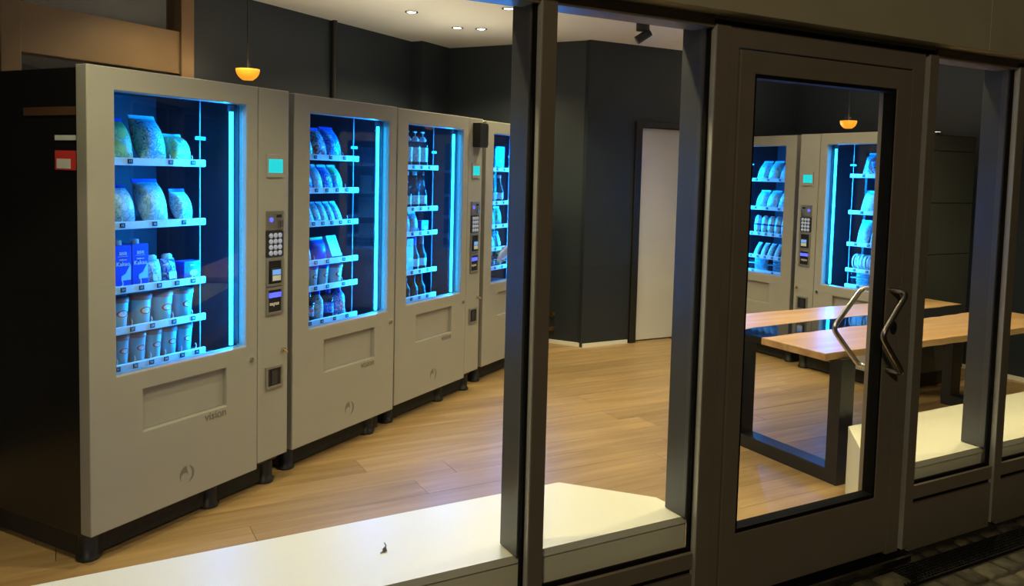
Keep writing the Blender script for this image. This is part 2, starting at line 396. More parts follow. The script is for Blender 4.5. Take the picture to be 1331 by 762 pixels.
one('gap', (2.936, -.02, -.01), (2.944, .04, ZT), 'gasket', d1)
one('gap', (1.9655, -.012, .0), (1.9702, .04, 1.915), 'gasket', d1)
one('gap', (2.8578, -.012, .0), (2.8625, .04, 1.915), 'gasket', d1)
def bent(pts, r, m, name, par, seg=6, bend=.03):
    out = []; pts = [Vector(p) for p in pts]
    for i, p in enumerate(pts):
        if i in (0, len(pts)-1): out.append(p); continue
        a = p+(pts[i-1]-p).normalized()*bend; c = p+(pts[i+1]-p).normalized()*bend
        for k in range(seg+1):
            t = k/seg; out.append(a*(1-t)**2+p*2*t*(1-t)+c*t*t)
    return MB().tube(out, r, m, 12).build(name, par)
hx = 2.80
h = bent([(hx, -.034, 1.068), (hx, -.105, 1.068), (hx-.135, -.105, .912), (hx, -.105, .756), (hx, -.034, .756)], .0105, 'steel_dark', 'handle', d1); h['label'] = 'bent steel pull handle on the street side'
h = bent([(hx+.04, .045, 1.055), (hx+.04, .125, 1.055), (hx-.125, .125, .898), (hx+.04, .125, .735), (hx+.04, .045, .735)], .0105, 'steel', 'handle', d1); h['label'] = 'bent steel pull handle on the room side'
e = MB(); e.lathe([(.017, 0), (.017, .006)], 'black', 16, M=Matrix.Translation((2.822, -.034, .92)) @ Matrix.Rotation(math.pi/2, 4, 'X'), sy=1.5); e.build('keyhole_plate', d1)
# threshold
struct(one('threshold', (1.93, -.075, -.02), (2.94, .06, .0), 'gasket'), 'dark door threshold', 'threshold')
struct(one('threshold_strip', (1.93, -.088, -.02), (2.94, -.076, .004), 'steel_dark'), 'thin metal strip along the door threshold', 'threshold')
# header and fascia
struct(one('trim_8', (XL, -.022, ZT+.018), (XR, .0, 2.05), 'fascia'), 'lighter header strip above the windows', 'header')
fa = empty('trim_9', (0, -.10, 0)); struct(fa, 'broad brown fascia above the shop front', 'fascia')
for a, b_ in ((XL, .6), (.603, 3.222), (3.225, XR)): one('fascia_panel', (a, 0, 2.012), (b_, .075, 2.75), 'fascia', fa, bevel=.002)
struct(one('wall_outer', (XL, -.02, 2.05), (XR, 0, 2.75), 'fascia'), 'outer wall strip behind the fascia', 'wall')

# ------------------------------------------------------------------ street ground
gr = empty('pavement', (0, 0, 0)); struct(gr, 'dark stone paving in front of the shop', 'pavement')
one('bedding', (-8, -9, -.09), (9, .0, -.034), 'sand', gr)
def stone(x0, x1, y0, y1, i):
    b_ = MB(); j = .006; zz = -.026+rnd.uniform(-.004, .006)
    lo = [(x0+j+rnd.uniform(0, .006), y0+j+rnd.uniform(0, .006)), (x1-j-rnd.uniform(0, .006), y0+j+rnd.uniform(0, .006)), (x1-j-rnd.uniform(0, .006), y1-j-rnd.uniform(0, .006)), (x0+j+rnd.uniform(0, .006), y1-j-rnd.uniform(0, .006))]
    c = (sum(p[0] for p in lo)/4, sum(p[1] for p in lo)/4); k = .84
    hi = [(c[0]+(p[0]-c[0])*k, c[1]+(p[1]-c[1])*k) for p in lo]
    v = [(p[0], p[1], -.06) for p in lo]+[(p[0], p[1], zz-.012) for p in lo]+[(p[0], p[1], zz) for p in hi]
    fs = [(i_, (i_+1) % 4, 4+(i_+1) % 4, 4+i_) for i_ in range(4)]+[(4+i_, 4+(i_+1) % 4, 8+(i_+1) % 4, 8+i_) for i_ in range(4)]+[(8, 9, 10, 11)]
    b_._add(v, fs, rnd.choice(('stone', 'stone', 'stone_pale')), True); b_.build('sett', gr)
GY0, GY1 = -.205, -.092
x = 2.95
while x < 5.6: L = rnd.uniform(.08, .15); stone(x, x+L, GY1+.004, -.030, 0); x += L
for rw in range(4):
    x = 2.2+rnd.uniform(-.1, .1); y1 = GY0-.006-rw*.105
    while x < 5.2: L = rnd.uniform(.09, .16); stone(x, x+L, y1-.105, y1, 0); x += L
x = 1.6
while x < 2.72: L = rnd.uniform(.09, .15); stone(x, x+L, -.2, -.09, 0); x += L
dr = empty('drain_grate', (2.75, (GY0+GY1)/2, -.022)); tag(dr, 'long black mesh drain grate set along the shop front', 'drain'); hw = (GY1-GY0)/2
one('channel', (0, -hw, -.05), (3.4, hw, -.030), 'black_rough', dr)
for s_ in (-1, 1): one('edge_bar', (0, s_*hw-.006 if s_ > 0 else -hw, -.03), (3.4, hw if s_ > 0 else -hw+.006, .0), 'iron', dr)
g = MB(); x = .01
while x < 3.39: g.box((x, -hw+.006, -.022), (x+.004, hw-.006, -.002), 'iron'); x += .019
yy = -hw+.02
while yy < hw-.01: g.box((.01, yy, -.018), (3.39, yy+.003, -.003), 'iron'); yy += .016
g.build('mesh_bars', dr)

# ------------------------------------------------------------------ window ledges
LZ = .32
def ledge(pts_back, lab, front0, front1):
    t = empty('window_ledge', (front0, .03, 0)); tag(t, lab, 'ledge')
    off = lambda pts: [(x-front0, y_-.03) for x, y_ in pts]
    MB().prism(off([(front0, .03), (front1, .03)]+pts_back), LZ-.026, LZ, 'ledge_white').build('top_slab', t)
    MB().prism(off([(front0+.001, .048), (front1-.001, .048)]+[(x, y_-.001) for x, y_ in pts_back]), 0, LZ-.026, 'ledge_white').build('body', t)
ledge([(1.876, .20), (1.63, .475), (XL+.02, .43)], 'long white window ledge with an angled end left of the door', XL+.02, 1.888)
ledge([(XR-.02, .53), (3.255, .485), (3.02, .23)], 'white window ledge with an angled end right of the door', 3.015, XR-.02)
tw = MB(); tw.tube([(0, 0, .002), (.012, .008, .003), (.03, .035, .004), (.034, .06, .002)], .0015, 'twig', 5); tw._add([(.008, .0, .002), (.02, -.004, .006), (.026, .03, .006), (.012, .02, .003)], [(0, 1, 2, 3)], 'twig')
tag(tw.build('twig', None, (.832, .217, LZ)), 'tiny dark dry twig lying on the long white ledge', 'twig')

# ------------------------------------------------------------------ table
tb = empty('table', (3.17, .57, 0)); tag(tb, 'live edge oak table with a black resin river and black frame legs', 'table')
TZ = .66; TT = .036; TL = 2.2
def live_plank(e0, e1, sd, free):
    """edges given as (y at the left end, y at the right end); the free edge is nearly straight, the other wavy"""
    r_ = random.Random(sd); n = 24; A_, B_ = [], []
    for i in range(n+1):
        t_ = i/n; x_ = TL*t_
        ya = e0[0]+(e0[1]-e0[0])*t_+(r_.uniform(-.004, .004) if free == 0 else r_.uniform(-.008, .008)+.012*math.sin(6*t_))
        yb = e1[0]+(e1[1]-e1[0])*t_+(r_.uniform(-.004, .004) if free == 1 else r_.uniform(-.008, .008)+.012*math.sin(5*t_+1))
        A_.append((x_, ya)); B_.append((x_, yb))
    return MB().prism(A_+B_[::-1], TZ-TT, TZ, 'oak_table')
live_plank((.0, .04), (.39, .52), 1, 0).build('plank', tb, bevel=.003)
live_plank((.61, .73), (.99, .985), 2, 1).build('plank', tb, bevel=.003)
MB().prism([(.004, .34), (TL-.004, .45), (TL-.004, .79), (.004, .68)], TZ-TT+.001, TZ-.0015, 'epoxy').build('resin_river', tb)
for x0 in (.105, TL-.205):
    lf = MB(); lf.plate([0, .07, .65, .72], [0, .07, TZ-TT-.025, TZ-TT-.0005], {(1, 1)}, 0, .10, 'powder_black')
    lf.build('leg_frame', tb, (x0+.10, -.015, 0), math.pi/2, bevel=.003)

# ------------------------------------------------------------------ ceiling lights
def downlight(x, y, lab, pw=None):
    t = empty('downlight', (x, y, CEIL)); tag(t, lab, 'downlight', 'recessed ceiling downlights')
    MB().lathe([(.034, -.0005), (.034, -.004), (.047, -.004), (.047, -.0005)], 'black', 24).build('trim_ring', t)
    MB().lathe([(.033, -.0008), (.030, -.0035), (0.0001, -.0045)], 'downlight_lens', 20).build('lens', t)
    lamp('downlight_beam', 'SPOT', (0, 0, -.02), pw or DOWN_W, DOWN_C, t, spot_size=R(135), spot_blend=.6, shadow_soft_size=.035)
for x, y, lab in ((2.177, 3.449, 'ceiling downlight above the second left machine'), (2.715, 3.838, 'left of the paired ceiling downlights by the far corner'),
                  (2.89, 3.771, 'right of the paired ceiling downlights by the far corner'), (2.681, 2.933, 'ceiling downlight nearest the mullion in mid room'),
                  (3.047, 2.668, 'ceiling downlight seen beside the mullion top'),
                  (.2, .42, 'ceiling downlight above the left end of the long ledge'), (1.35, .42, 'ceiling downlight above the angled end of the long ledge'), (3.45, .42, 'ceiling downlight above the right ledge'),
                  (4.6, .5, 'ceiling downlight above the far right ledge'), (2.75, 1.7, 'ceiling downlight in the middle of the floor'),
                  (4.15, 2.3, 'ceiling downlight before the rear row'), (4.3, 1.15, 'ceiling downlight above the table'), (.75, 2.75, 'ceiling downlight by the brown window')):
    downlight(x, y, lab, LEDGE_W if y < .6 else None)
sp = empty('ceiling_spotlight', (3.71, 2.776, CEIL)); tag(sp, 'black surface mounted ceiling spotlight with a tilted head', 'spotlight')
MB().lathe([(.049, -.066), (.049, -.0005)], 'black', 24).build('mount', sp)
hd = MB(); cdir = (rt*-.85+Vector((0, 0, -.55))).normalized(); c0 = Vector((.03, -.02, -.085))-cdir*.02
hd.cyl(c0, c0+cdir*.115, .031, 'black', 20); hd.build('head', sp)
MB().cyl((.02, -.01, -.06), tuple(c0+cdir*.03), .012, 'black', 10).build('arm', sp)
MB().cyl(tuple(c0+cdir*.1151), tuple(c0+cdir*.117), .026, 'bezel', 16).build('lens', sp)
def pendant(p, r, lab):
    t = empty('pendant_lamp', p); tag(t, lab, 'lamp')
    prof = [(.0001, -r*.92)]+[(r*.45, -r*.92)]+[(r*math.cos(a), -r*math.sin(a)) for a in [R(60-10*i) for i in range(7)]]+[(r*.95, .0), (r*.4, -r*.82), (.0001, -r*.84)]
    MB().lathe(prof, 'amber', 24).build('bowl', t)
    MB().lathe([(.0001, -.035), (.012, -.03), (.016, -.015), (.0001, -.002)], 'bulb', 12).build('bulb', t)
    MB().cyl((0, 0, -.004), (0, 0, CEIL-p[2]), .005, 'black', 8).build('cord', t)
    lamp('pendant_glow', 'POINT', (0, 0, r*.35), 1.2, (1, .7, .35), t, shadow_soft_size=.03)
pp = UN(1.93, 1.22, 2.09); pendant((pp.x, pp.y, 2.085), .073, 'amber bowl pendant lamp above the nearest left machine')
pendant((5.6, 2.485, 1.965), .066, 'amber bowl pendant lamp on a dark cord above the rear row')

# ------------------------------------------------------------------ vending machines
DW = .81; PWD = 1.005; MH = 1.83; DEP = .86
def machine(name, loc, rz, label, panel=True, mirror=False, rails=(), slots=(), digits=None, sx=1, box=False, seams=False):
    W = PWD if panel else DW; XC = .4; KX = .65
    t = empty(name, loc, rz); t.scale.x = sx; tag(t, label, 'vending machine')
    X = (lambda x: W-x) if mirror else (lambda x: x)
    if seams: X = lambda x: W-(x if x >= XC else XC-(XC-x)*KX)
    def bx(mb, x0, x1, y0, y1, z0, z1, m, ch=0): a, b_ = sorted((X(x0), X(x1))); return mb.box((a, y0, z0), (b_, y1, z1), m, ch=ch)
    def part(nm, x0, x1, y0, y1, z0, z1, m, par=t, ch=0, bevel=0): return bx(MB(), x0, x1, y0, y1, z0, z1, m, ch).build(nm, par, bevel=bevel)
    # carcass
    c = MB()
    for x0, x1 in ((.008, .035), (.775, .80)): bx(c, x0, x1, .062, DEP, .105, 1.822, 'black_side')
    bx(c, .035, .775, DEP-.03, DEP, .105, 1.822, 'black_side'); bx(c, .035, .775, .062, DEP-.03, 1.79, 1.822, 'black_side'); bx(c, .035, .775, .062, DEP-.03, .105, .13, 'black_side')
    if panel: bx(c, .8005, .997, .062, DEP, .105, 1.822, 'black_side')
    c.build('cabinet', t, bevel=.003)
    if seams:
        zs = [.107, .967, 1.338, 1.71, 1.82]
        for a, b_ in zip(zs, zs[1:]): part('side_panel', .0, .0078, .064, DEP-.002, a+.003, b_-.003, 'side_panel')
    l = MB(); bx(l, .036, .774, .60, .61, .64, 1.788, 'liner'); bx(l, .036, .046, .064, .6, .64, 1.788, 'liner'); bx(l, .764, .774, .064, .6, .64, 1.788, 'liner'); bx(l, .046, .764, .064, .6, .63, .645, 'liner')
    l.build('liner', t)
    part('plinth', .03, W-.03, .085, DEP-.05, .012, .104, 'black_rough')
    ft = MB().lathe([(.042, 0), (.045, .012), (.036, .02), (.036, .104)], 'black', 16).mesh('foot')
    for fx in ((.055, .62, W-.055) if panel else (.055, W-.12)):
        for fy in (.095, DEP-.1): link('foot', ft, t, (X(fx), fy, 0))
    # door with glazed opening and delivery hatch
    xs = sorted(X(v) for v in (0, .11, .222, .634, .745, DW)); hole = lambda i: i if not mirror else 4-i
    MB().plate(xs, [.12, .455, .62, .693, 1.747, MH], {(hole(i), 3) for i in (1, 2, 3)} | {(hole(2), 1)}, 0, .06, 'paint').build('door', t, bevel=.004)
    part('delivery_flap', .2225, .6335, .022, .034, .4555, .6195, 'paint', bevel=.001)
    part('flap_shadow_gap', .2225, .6335, .034, .06, .4555, .6195, 'black')
    part('glass', .1105, .7445, .026, .032, .6935, 1.7465, 'glass_door')
    lg = MB(); cx = X(.575); lg.text('vision', .050, 'paint_dark', (cx, -.0006, .432)); lg.build('lettering', t)
    # round drop emblem: teardrop with a cut plus a crescent
    em = MB(); ecx, ecz = X(.426), .222; R1 = .036
    def flat(pts): em._add([(ecx+a, -.0009, ecz+b_) for a, b_ in pts]+[(ecx+a, .0005, ecz+b_) for a, b_ in pts], [tuple(range(len(pts)))]+[(i, (i+1) % len(pts), len(pts)+(i+1) % len(pts), len(pts)+i) for i in range(len(pts))], 'paint_dark')
    arc = lambda r_, a0, a1, n=12, ox=0, oz=0: [(ox+r_*math.cos(R(a0+(a1-a0)*i/n)), oz+r_*math.sin(R(a0+(a1-a0)*i/n))) for i in range(n+1)]
    flat(arc(R1, 95, 215)+arc(.019, 190, 20, 10, -.012, -.010))
    flat(arc(R1, 75, -75)+arc(R1*1.25, -52, 52, 10, -.020, 0))
    em.build('emblem', t)
    lk = MB(); lk.cyl((X(.772), .0005, .63), (X(.772), -.010, .63), .010, 'steel', 12); lk.build('lock', t)
    # lamp tube and channel behind the glass
    part('light_channel', .740, .752, .045, .10, .70, 1.742, 'channel_back'); ls = part('light_strip', .702, .716, .050, .060, .70, 1.715, 'led_tube'); part('strip_cap', .697, .72, .048, .065, 1.715, 1.742, 'channel')
    al = lamp('strip_light', 'AREA', (X(.701), .056, 1.207), LED_W, (.0004, .31, 1.0), t, shape='RECTANGLE', size=.014, size_y=1.0)
    zz = -Vector(((1 if mirror else -1)*.90, .43, 0)).normalized(); yy = Vector((0, 0, 1)); xx = yy.cross(zz); al.rotation_euler = Matrix((xx, yy, zz)).transposed().to_euler()
    part('guide_rail', .632, .636, .16, .165, .66, 1.78, 'channel'); part('hanger', .60, .655, .15, .155, 1.59, 1.605, 'channel')
    # shelves
    for k, (z, sl) in enumerate(zip(rails, slots)):
        s_ = part('shelf', .05, .618, .125, .55, z-.005, z+.001, 'tray')
        r_ = MB(); bx(r_, .05, .620, .110, .124, z-.016, z+.014, 'rail', .004); r_.build('price_rail', s_)
        tg = None
        for j, (x_, num) in enumerate(sl):
            q = MB(); q.box((X(x_)-.011, .1075, z-.009), (X(x_)+.011, .1095, z+.009), 'tag')
            q.text(num, .013, 'white_print', (X(x_), .1072, z), depth=.0004); q.build('price_tag', s_)
            if coil is not None: link('coil', coil, s_, (X(x_), .130, z+.001))
    # control panel
    if panel:
        cp = part('control_panel', .816, 1.003, .003, .06, .142, MH, 'paint', bevel=.004)
        ds = MB(); bx(ds, .860, .966, -.004, .004, 1.435, 1.54, 'paint', .003); ds = ds.build('display', t); part('screen', .870, .957, -.0052, -.0042, 1.456, 1.518, 'screen_cyan', ds)
        cu = part('coin_unit', .860, .966, -.006, .004, 1.197, 1.285, 'bezel', ch=.003)
        ci = MB(); ci.cyl((X(.885), -.0062, 1.245), (X(.885), -.009, 1.245), .011, 'light_blue', 16); ci.build('coin_button_light', cu)
        lv = MB(); bx(lv, .925, .950, -.020, -.0062, 1.205, 1.245, 'steel', .006); bx(lv, .918, .948, -.009, -.0062, 1.255, 1.268, 'black'); lv.build('coin_return_lever', cu)
        kp = part('keypad', .860, .966, -.004, .004, 1.078, 1.192, 'tag', ch=.002)
        km = MB().lathe([(.0115, 0), (.0115, .004), (.008, .006), (.0001, .006)], 'key_glow', 12, M=Matrix.Rotation(math.pi/2, 4, 'X')).mesh('key')
        for i in range(3):
            for j in range(4): link('key', km, kp, (X(.885+.028*i), -.0041, 1.173-.0265*j))
        def framed(nm, z0, z1):
            f_ = MB(); xx = sorted((X(.860), X(.873), X(.953), X(.966))); f_.plate(xx, [z0, z0+.012, z1-.012, z1], {(1, 1)}, -.006, .003, 'bezel'); f_ = f_.build(nm, t, bevel=.002)
            part('recess', .8732, .9528, .0, .0028, z0+.0122, z1-.0122, 'black', f_); return f_
        br = framed('banknote_reader', .942, 1.07); part('intake', .882, .945, -.012, -.0002, .962, 1.025, 'tag', br, .003); part('note_sign', .889, .940, -.0135, -.0121, .995, 1.018, 'screen_blue', br); part('note_sign', .889, .940, -.0135, -.0121, .968, .992, 'p_pale', br)
        cr = framed('card_reader', .812, .937); part('light_bar', .878, .950, -.006, -.0002, .890, .912, 'light_blue', cr)
        tx = MB(); tx.text('nayax', .026, 'white_print', (X(.913), -.0008, .862)); tx.build('lettering', cr)
        rs = framed('coin_return_tray', .470, .574); part('flap', .895, .931, -.004, -.0002, .49, .555, 'p_dark', rs, .002)
        k2 = MB(); k2.cyl((X(.968), .0025, .64), (X(.968), -.012, .64), .010, 'steel', 12); k2.cyl((X(.968), -.012, .64), (X(.968), -.03, .632), .004, 'brass', 8); k2.build('lock', t)
        if box:
            bxm = part('black_box', .865, .975, -.055, .002, 1.64, 1.80, 'black', ch=.006); part('chrome_edge', .96, .9735, -.0575, -.0552, 1.655, 1.785, 'steel', bxm)
    return t, X
# the front end of a spiral
cpts = []
for i in range(13):
    a = R(-150+i*15); cpts.append((.02*math.cos(a), -.001+.010*i/12, .021+.018*math.sin(a)))
coil = MB().tube(cpts, .0022, 'rail', 6).mesh('coil')
def slotlist(xs, nums): return [(x, n) for x, n in zip(xs, nums)]

LX = [.10, .17, .35, .5]
SL1 = [slotlist((.255, .442, .554), ('11', '12', '13')), slotlist((.219, .364, .506), ('15', '16', '17')), slotlist((.22, .302, .385, .471, .553), ('20', '21', '22', '23', '24')),
       slotlist((.26, .351, .455, .552), ('27', '28', '29', '30')), slotlist((.194, .272, .346, .416, .496, .572), ('31', '32', '33', '34', '35', '36'))]
RZ1 = (1.492, 1.245, .995, .836, .688)
m1, X1 = machine('vending_machine', tuple(P0), TH, 'large pale grey vending machine with black side, nearest in the left row', rails=RZ1, slots=SL1)
SL2 = [slotlist((.27, .387, .497), ('11', '13', '15')), slotlist((.28, .36, .44, .52), ('21', '22', '23', '24')), slotlist((.26, .33, .40, .47, .54), ('31', '32', '33', '34', '35')),
       slotlist((.28, .37, .50), ('41', '43', '45')), slotlist((.28, .37, .50), ('51', '53', '55')), slotlist((.24, .33, .43, .53), ('61', '62', '63', '64'))]
RZ2 = (1.537, 1.368, 1.198, .998, .866, .688)
p2 = UN(1.079, .041); m2, X2 = machine('vending_machine', tuple(p2), TH, 'narrower vending machine without keypad, second in the left row', panel=False, rails=RZ2, slots=SL2)
SL3 = [slotlist((.33, .42, .51), ('11', '12', '13'))]*2+[slotlist((.33, .42, .51), ('31', '32', '33')), slotlist((.33, .42, .51), ('41', '42', '43')), slotlist((.33, .42, .51), ('51', '52', '53'))]
RZ3 = (1.500, 1.245, 1.093, .857, .693)
p3 = UN(1.94, .071); m3, X3 = machine('vending_machine', tuple(p3), TH, 'vending machine with a black box on its keypad panel, third in left row', rails=RZ3, slots=SL3, sx=.955, box=True)
SL4 = [slotlist((.36, .47, .57), ('1', '2', '3'))]*5
RZ4 = (1.500, 1.255, 1.082, .915, .775)
p4 = UN(3.03, .122); m4, X4 = machine('vending_machine', tuple(p4), TH, 'farthest machine of the left row, half hidden by the mullion', panel=False, rails=RZ4, slots=SL4)
SL5 = [slotlist((.26, .39, .52), ('11', '12', '13'))]*2+[slotlist((.23, .31, .39, .47, .55), ('31', '32', '33', '34', '35'))]*2+[slotlist((.3, .52), ('51', '52'))]
RZ5 = (1.47, 1.23, 1.012, .818, .69)
RW = -math.pi/2
m5, X5 = machine('vending_machine', (5.08, 2.535+DW, 0), RW, 'vending machine of the rear row on the left, full of wraps and sandwiches', panel=False, mirror=True, rails=RZ5, slots=SL5)
SL6 = [slotlist((.3, .5), ('11', '13'))]*2+[slotlist((.32, .43, .54), ('31', '32', '33'))]*2+[slotlist((.3, .5), ('51', '53'))]
RZ6 = (1.52, 1.25, 1.013, .82, .70)
m6, X6 = machine('vending_machine', (5.02, 2.448, 0), RW, 'vending machine of the rear row with keypad panel, seen through the door', panel=True, mirror=True, rails=RZ6, slots=SL6, sx=1, seams=True)
# reflections built as flat coloured patches on the nearest machine's black side
ss = one('reflection_patch', (.0055, .07, 1.455), (.0078, .19, 1.525), 'p_red', m1); ss['label'] = 'red and white reflection painted as a patch'
q = MB(); q.box((.0049, .10, 1.46), (.0054, .18, 1.495), 'p_white'); q.build('white_print', ss)  # white part of the painted reflection
ss = one('pale_reflection', (.0055, .066, 1.562), (.0078, .19, 1.58), 'p_pale', m1)  # pale band of the same painted reflection
ss = one('strip', (.0045, .065, 1.652), (.0078, .375, 1.682), 'reflection_brown', m1); ss['label'] = 'brown reflection painted as a narrow strip'
# added fill bars, out of view on the machine tops, to brighten the ceiling
for mm, xa, xb, lab in ((m2, .1, .7, 'second machine of the left row'), (m3, .15, .85, 'third machine of the left row'), (m4, .1, .7, 'farthest machine of the left row'), (m5, .1, .7, 'left machine of the rear row'), (m6, .3, .85, 'right machine of the rear row')):
    v = mm.matrix_world @ Vector((0, 0, 0)); t = empty('added_uplight_bar', mm.location, mm.rotation_euler.z); t.location = mm.location+Matrix.Rotation(mm.rotation_euler.z, 3, 'Z') @ Vector(((xa+xb)/2, .45, 1.8225))
    tag(t, 'added unseen ceiling fill bar on top of the '+lab, 'lamp', 'added ceiling fill bars'); L = (xb-xa)/2
    MB().box((-L, -.03, 0), (L, .03, .02), 'black', ch=.003).build('housing', t); MB().box((-L+.01, -.022, .02), (L-.01, .022, .022), 'added_uplight_lens').build('lens', t)
    lo_ = lamp('added_uplight_beam', 'AREA', (0, 0, .026), UP_W, (1, .88, .62), t, shape='RECTANGLE', size=2*L-.02, size_y=.04); lo_.rotation_euler = (math.pi, 0, 0)

# ------------------------------------------------------------------ goods
def place(o, mach, X, x, z, y=.19, tilt=0):
    bpy.context.view_layer.update()
    v = mach.matrix_world @ Vector((X(x), y, z)); o.location = v; o.rotation_euler = (tilt, 0, mach.rotation_euler.z)
bpy.context.view_layer.update()
def pack(w_, h_, d_, m, seal=None, n=8):
    """pillow pack: flat sealed at both ends, full in the middle"""
    b_ = MB(); V = []; Fs = []
    rows = 9
    for i in range(rows+1):
        t_ = i/rows; z = h_*t_; full = math.sin(math.pi*min(1, max(0, (t_-.03)/.94)))**.55 if .03 < t_ < .97 else 0
        hw_ = w_/2*(1-.10*full); dd = d_/2*full+.0015
        for k in range(n*2):
            a = 2*math.pi*k/(n*2); ca, sa = math.cos(a), math.sin(a)
            V.append((hw_*math.copysign(abs(ca)**.6, ca), dd*math.copysign(abs(sa)**.75, sa), z))
    N_ = n*2
    for i in range(rows):
        for k in range(N_): Fs.append((i*N_+k, i*N_+(k+1) % N_, (i+1)*N_+(k+1) % N_, (i+1)*N_+k))
    b_._add(V, Fs, m, True); b_._add(V[:N_], [tuple(range(N_))[::-1]], m); b_._add(V[-N_:], [tuple(range(N_))], m)
    return b_
CNT = {}
def child(parent, mb, nm): return mb.build(nm, parent)
def snack_bag(w_, h_, d_, m, seal='p_pale'):
    t = empty('snack_bag'); pack(w_, h_, d_, m).build('pouch', t)
    MB().box((-w_/2*.98, -.003, h_-.001), (w_/2*.98, .003, h_+.014), seal).build('top_seal', t); return t
def carton(w_, h_, d_):
    t = empty('drink_carton'); k = w_/2
    MB().box((-k, -d_/2, 0), (k, d_/2, h_), 'p_blue', ch=.002).build('body', t)
    MB().lathe([(.015, h_), (.015, h_+.016), (.012, h_+.018)], 'p_pale', 16).build('cap', t)
    y = -d_/2-.0008
    MB().text('ase', .026, 'white_print', (0, y, h_*.82)).box((-.022, y, h_*.735), (.022, -d_/2, h_*.742), 'white_print').build('brand_print', t)
    MB().text('Kakao', .024, 'white_print', (0, y, h_*.56)).text('Haltbarer', .009, 'white_print', (0, y, h_*.66)).build('name_print', t)
    g_ = MB(); g_._add([(a, y, b_) for a, b_ in ((-.008, .03), (.034, .03), (.034, h_*.55), (.028, h_*.5), (.01, h_*.33), (-.008, h_*.28))], [(0, 1, 2, 3, 4, 5)], 'p_cyan'); g_.build('milk_print', t)
    return t
def tub(r_, h_, m='p_cyan', lid='p_brownred'):
    t = empty('dessert_tub'); MB().lathe([(r_*.72, 0), (r_*.78, .003), (r_*.97, h_-.012)], m, 24).build('cup', t)
    MB().lathe([(r_*.985, h_-.018), (r_*1.03, h_-.017), (r_*1.03, h_), (r_*.9, h_+.001)], lid, 24).build('lid', t)
    e_ = MB(); rr = r_*.85
    ring = []; n = 20
    for sc in (1, .72):
        for k in range(n):
            a = 2*math.pi*k/n; xx = .55*r_*sc*math.cos(a); zz = h_*.48+.30*r_*sc*1.1*math.sin(a); rad = r_*(.78+.19*zz/(h_-.012))+.0008
            ring.append((xx, -math.sqrt(max(0, rad*rad-xx*xx)), zz))
    e_._add(ring, [(k, (k+1) % n, n+(k+1) % n, n+k) for k in range(n)], 'p_red'); e_._add(ring[n:], [tuple(range(n))], 'p_white'); e_.build('oval_emblem', t)
    return t
def spout_pouch(w_, h_, d_, m='f_cyan'):
    t = empty('drink_pouch'); pack(w_, h_, d_, m).build('pouch', t); MB().lathe([(w_*.30, h_-.004), (w_*.32, h_+.012), (w_*.2, h_+.02)], 'p_cyan', 16).build('cap', t)
    MB().box((-w_*.28, -d_*.56, h_*.08), (w_*.28, -d_*.50, h_*.38), 'p_pale').build('print_panel', t); return t
def small_box(w_, h_, d_, m='p_blue'):
    t = empty('carton_box'); MB().box((-w_/2, -d_/2, 0), (w_/2, d_/2, h_), m, ch=.0015).build('body', t)
    MB().lathe([(.022, 0), (.02, .001)], 'p_white', 18, M=Matrix.Translation((w_*.1, -d_/2, h_*.35)) @ Matrix.Rotation(math.pi/2, 4, 'X'), sy=.6).build('cup_print', t)
    MB().text('ase', .018, 'white_print', (0, -d_/2-.0006, h_*.8)).build('brand_print', t); return t
def bottle(r_, h_, glassm, cap, label, neck=.35, nm='bottle'):
    t = empty(nm); s_ = h_*(1-neck)
    MB().lathe([(r_*.9, 0), (r_, .004), (r_, s_*.9), (r_*.8, s_), (r_*.42, s_+(h_-s_)*.4), (r_*.36, h_-.02), (r_*.36, h_-.004)], glassm, 20).build('body', t)
    MB().lathe([(r_*1.02, s_*.22), (r_*1.02, s_*.68)], label, 20).build('paper_label', t)
    ch_ = .022 if nm != 'wine_bottle' else h_*.24
    MB().lathe([(r_*.42, h_-ch_), (r_*.44, h_), (r_*.3, h_+.002)], cap, 16).build('cap', t); return t
def pump(r_, h_):
    t = empty('pump_bottle'); MB().lathe([(r_*.9, 0), (r_, .004), (r_, h_*.66), (r_*.5, h_*.74)], 'p_clear', 20).build('body', t)
    MB().lathe([(r_*1.01, h_*.15), (r_*1.01, h_*.55)], 'f_pale', 20).build('paper_label', t)
    MB().lathe([(r_*.62, h_*.72), (r_*.75, h_*.76), (r_*.35, h_*.86)], 'p_white', 16).build('collar', t)
    MB().cyl((0, 0, h_*.86), (0, 0, h_*.97), .004, 'p_white', 8).box((-.02, -.006, h_*.96), (.012, .006, h_), 'p_white').build('pump_head', t); return t
def wrap_roll(r_, h_, m='f_pale'):
    t = empty('wrap_roll'); MB().lathe([(.0001, 0), (r_*.6, .002), (r_*.9, h_*.2), (r_, h_*.55), (r_*.95, h_*.85), (r_*.5, h_), (.0001, h_)], m, 16, sy=.75).build('pouch', t)
    MB().lathe([(r_*1.03, h_*.42), (r_*1.04, h_*.52)], 'p_navy', 16, sy=.76).build('band', t); return t
def stick(w_, h_, m='f_pale'):
    t = empty('snack_stick'); pack(w_, h_, w_*.6, m, n=5).build('pouch', t); MB().box((-w_*.5, -.002, h_-.001), (w_*.5, .002, h_+.008), 'p_pale').build('top_seal', t); return t
def tray_pack(w_, h_, d_, m='f_pale'):
    t = empty('food_tray'); MB().box((-w_/2, -d_/2, 0), (w_/2, d_/2, h_*.75), 'p_clear', ch=.004).build('tray', t); pack(w_*.9, d_*.9, h_*.6, m).build('filling', t)
    f_ = t.children[-1]; f_.rotation_euler = (-math.pi/2, 0, 0); f_.location = (0, -d_*.45, h_*.37)
    MB().box((-w_/2, -d_/2, h_*.75), (w_/2, d_/2, h_*.82), 'p_cyan', ch=.002).build('lid', t); return t
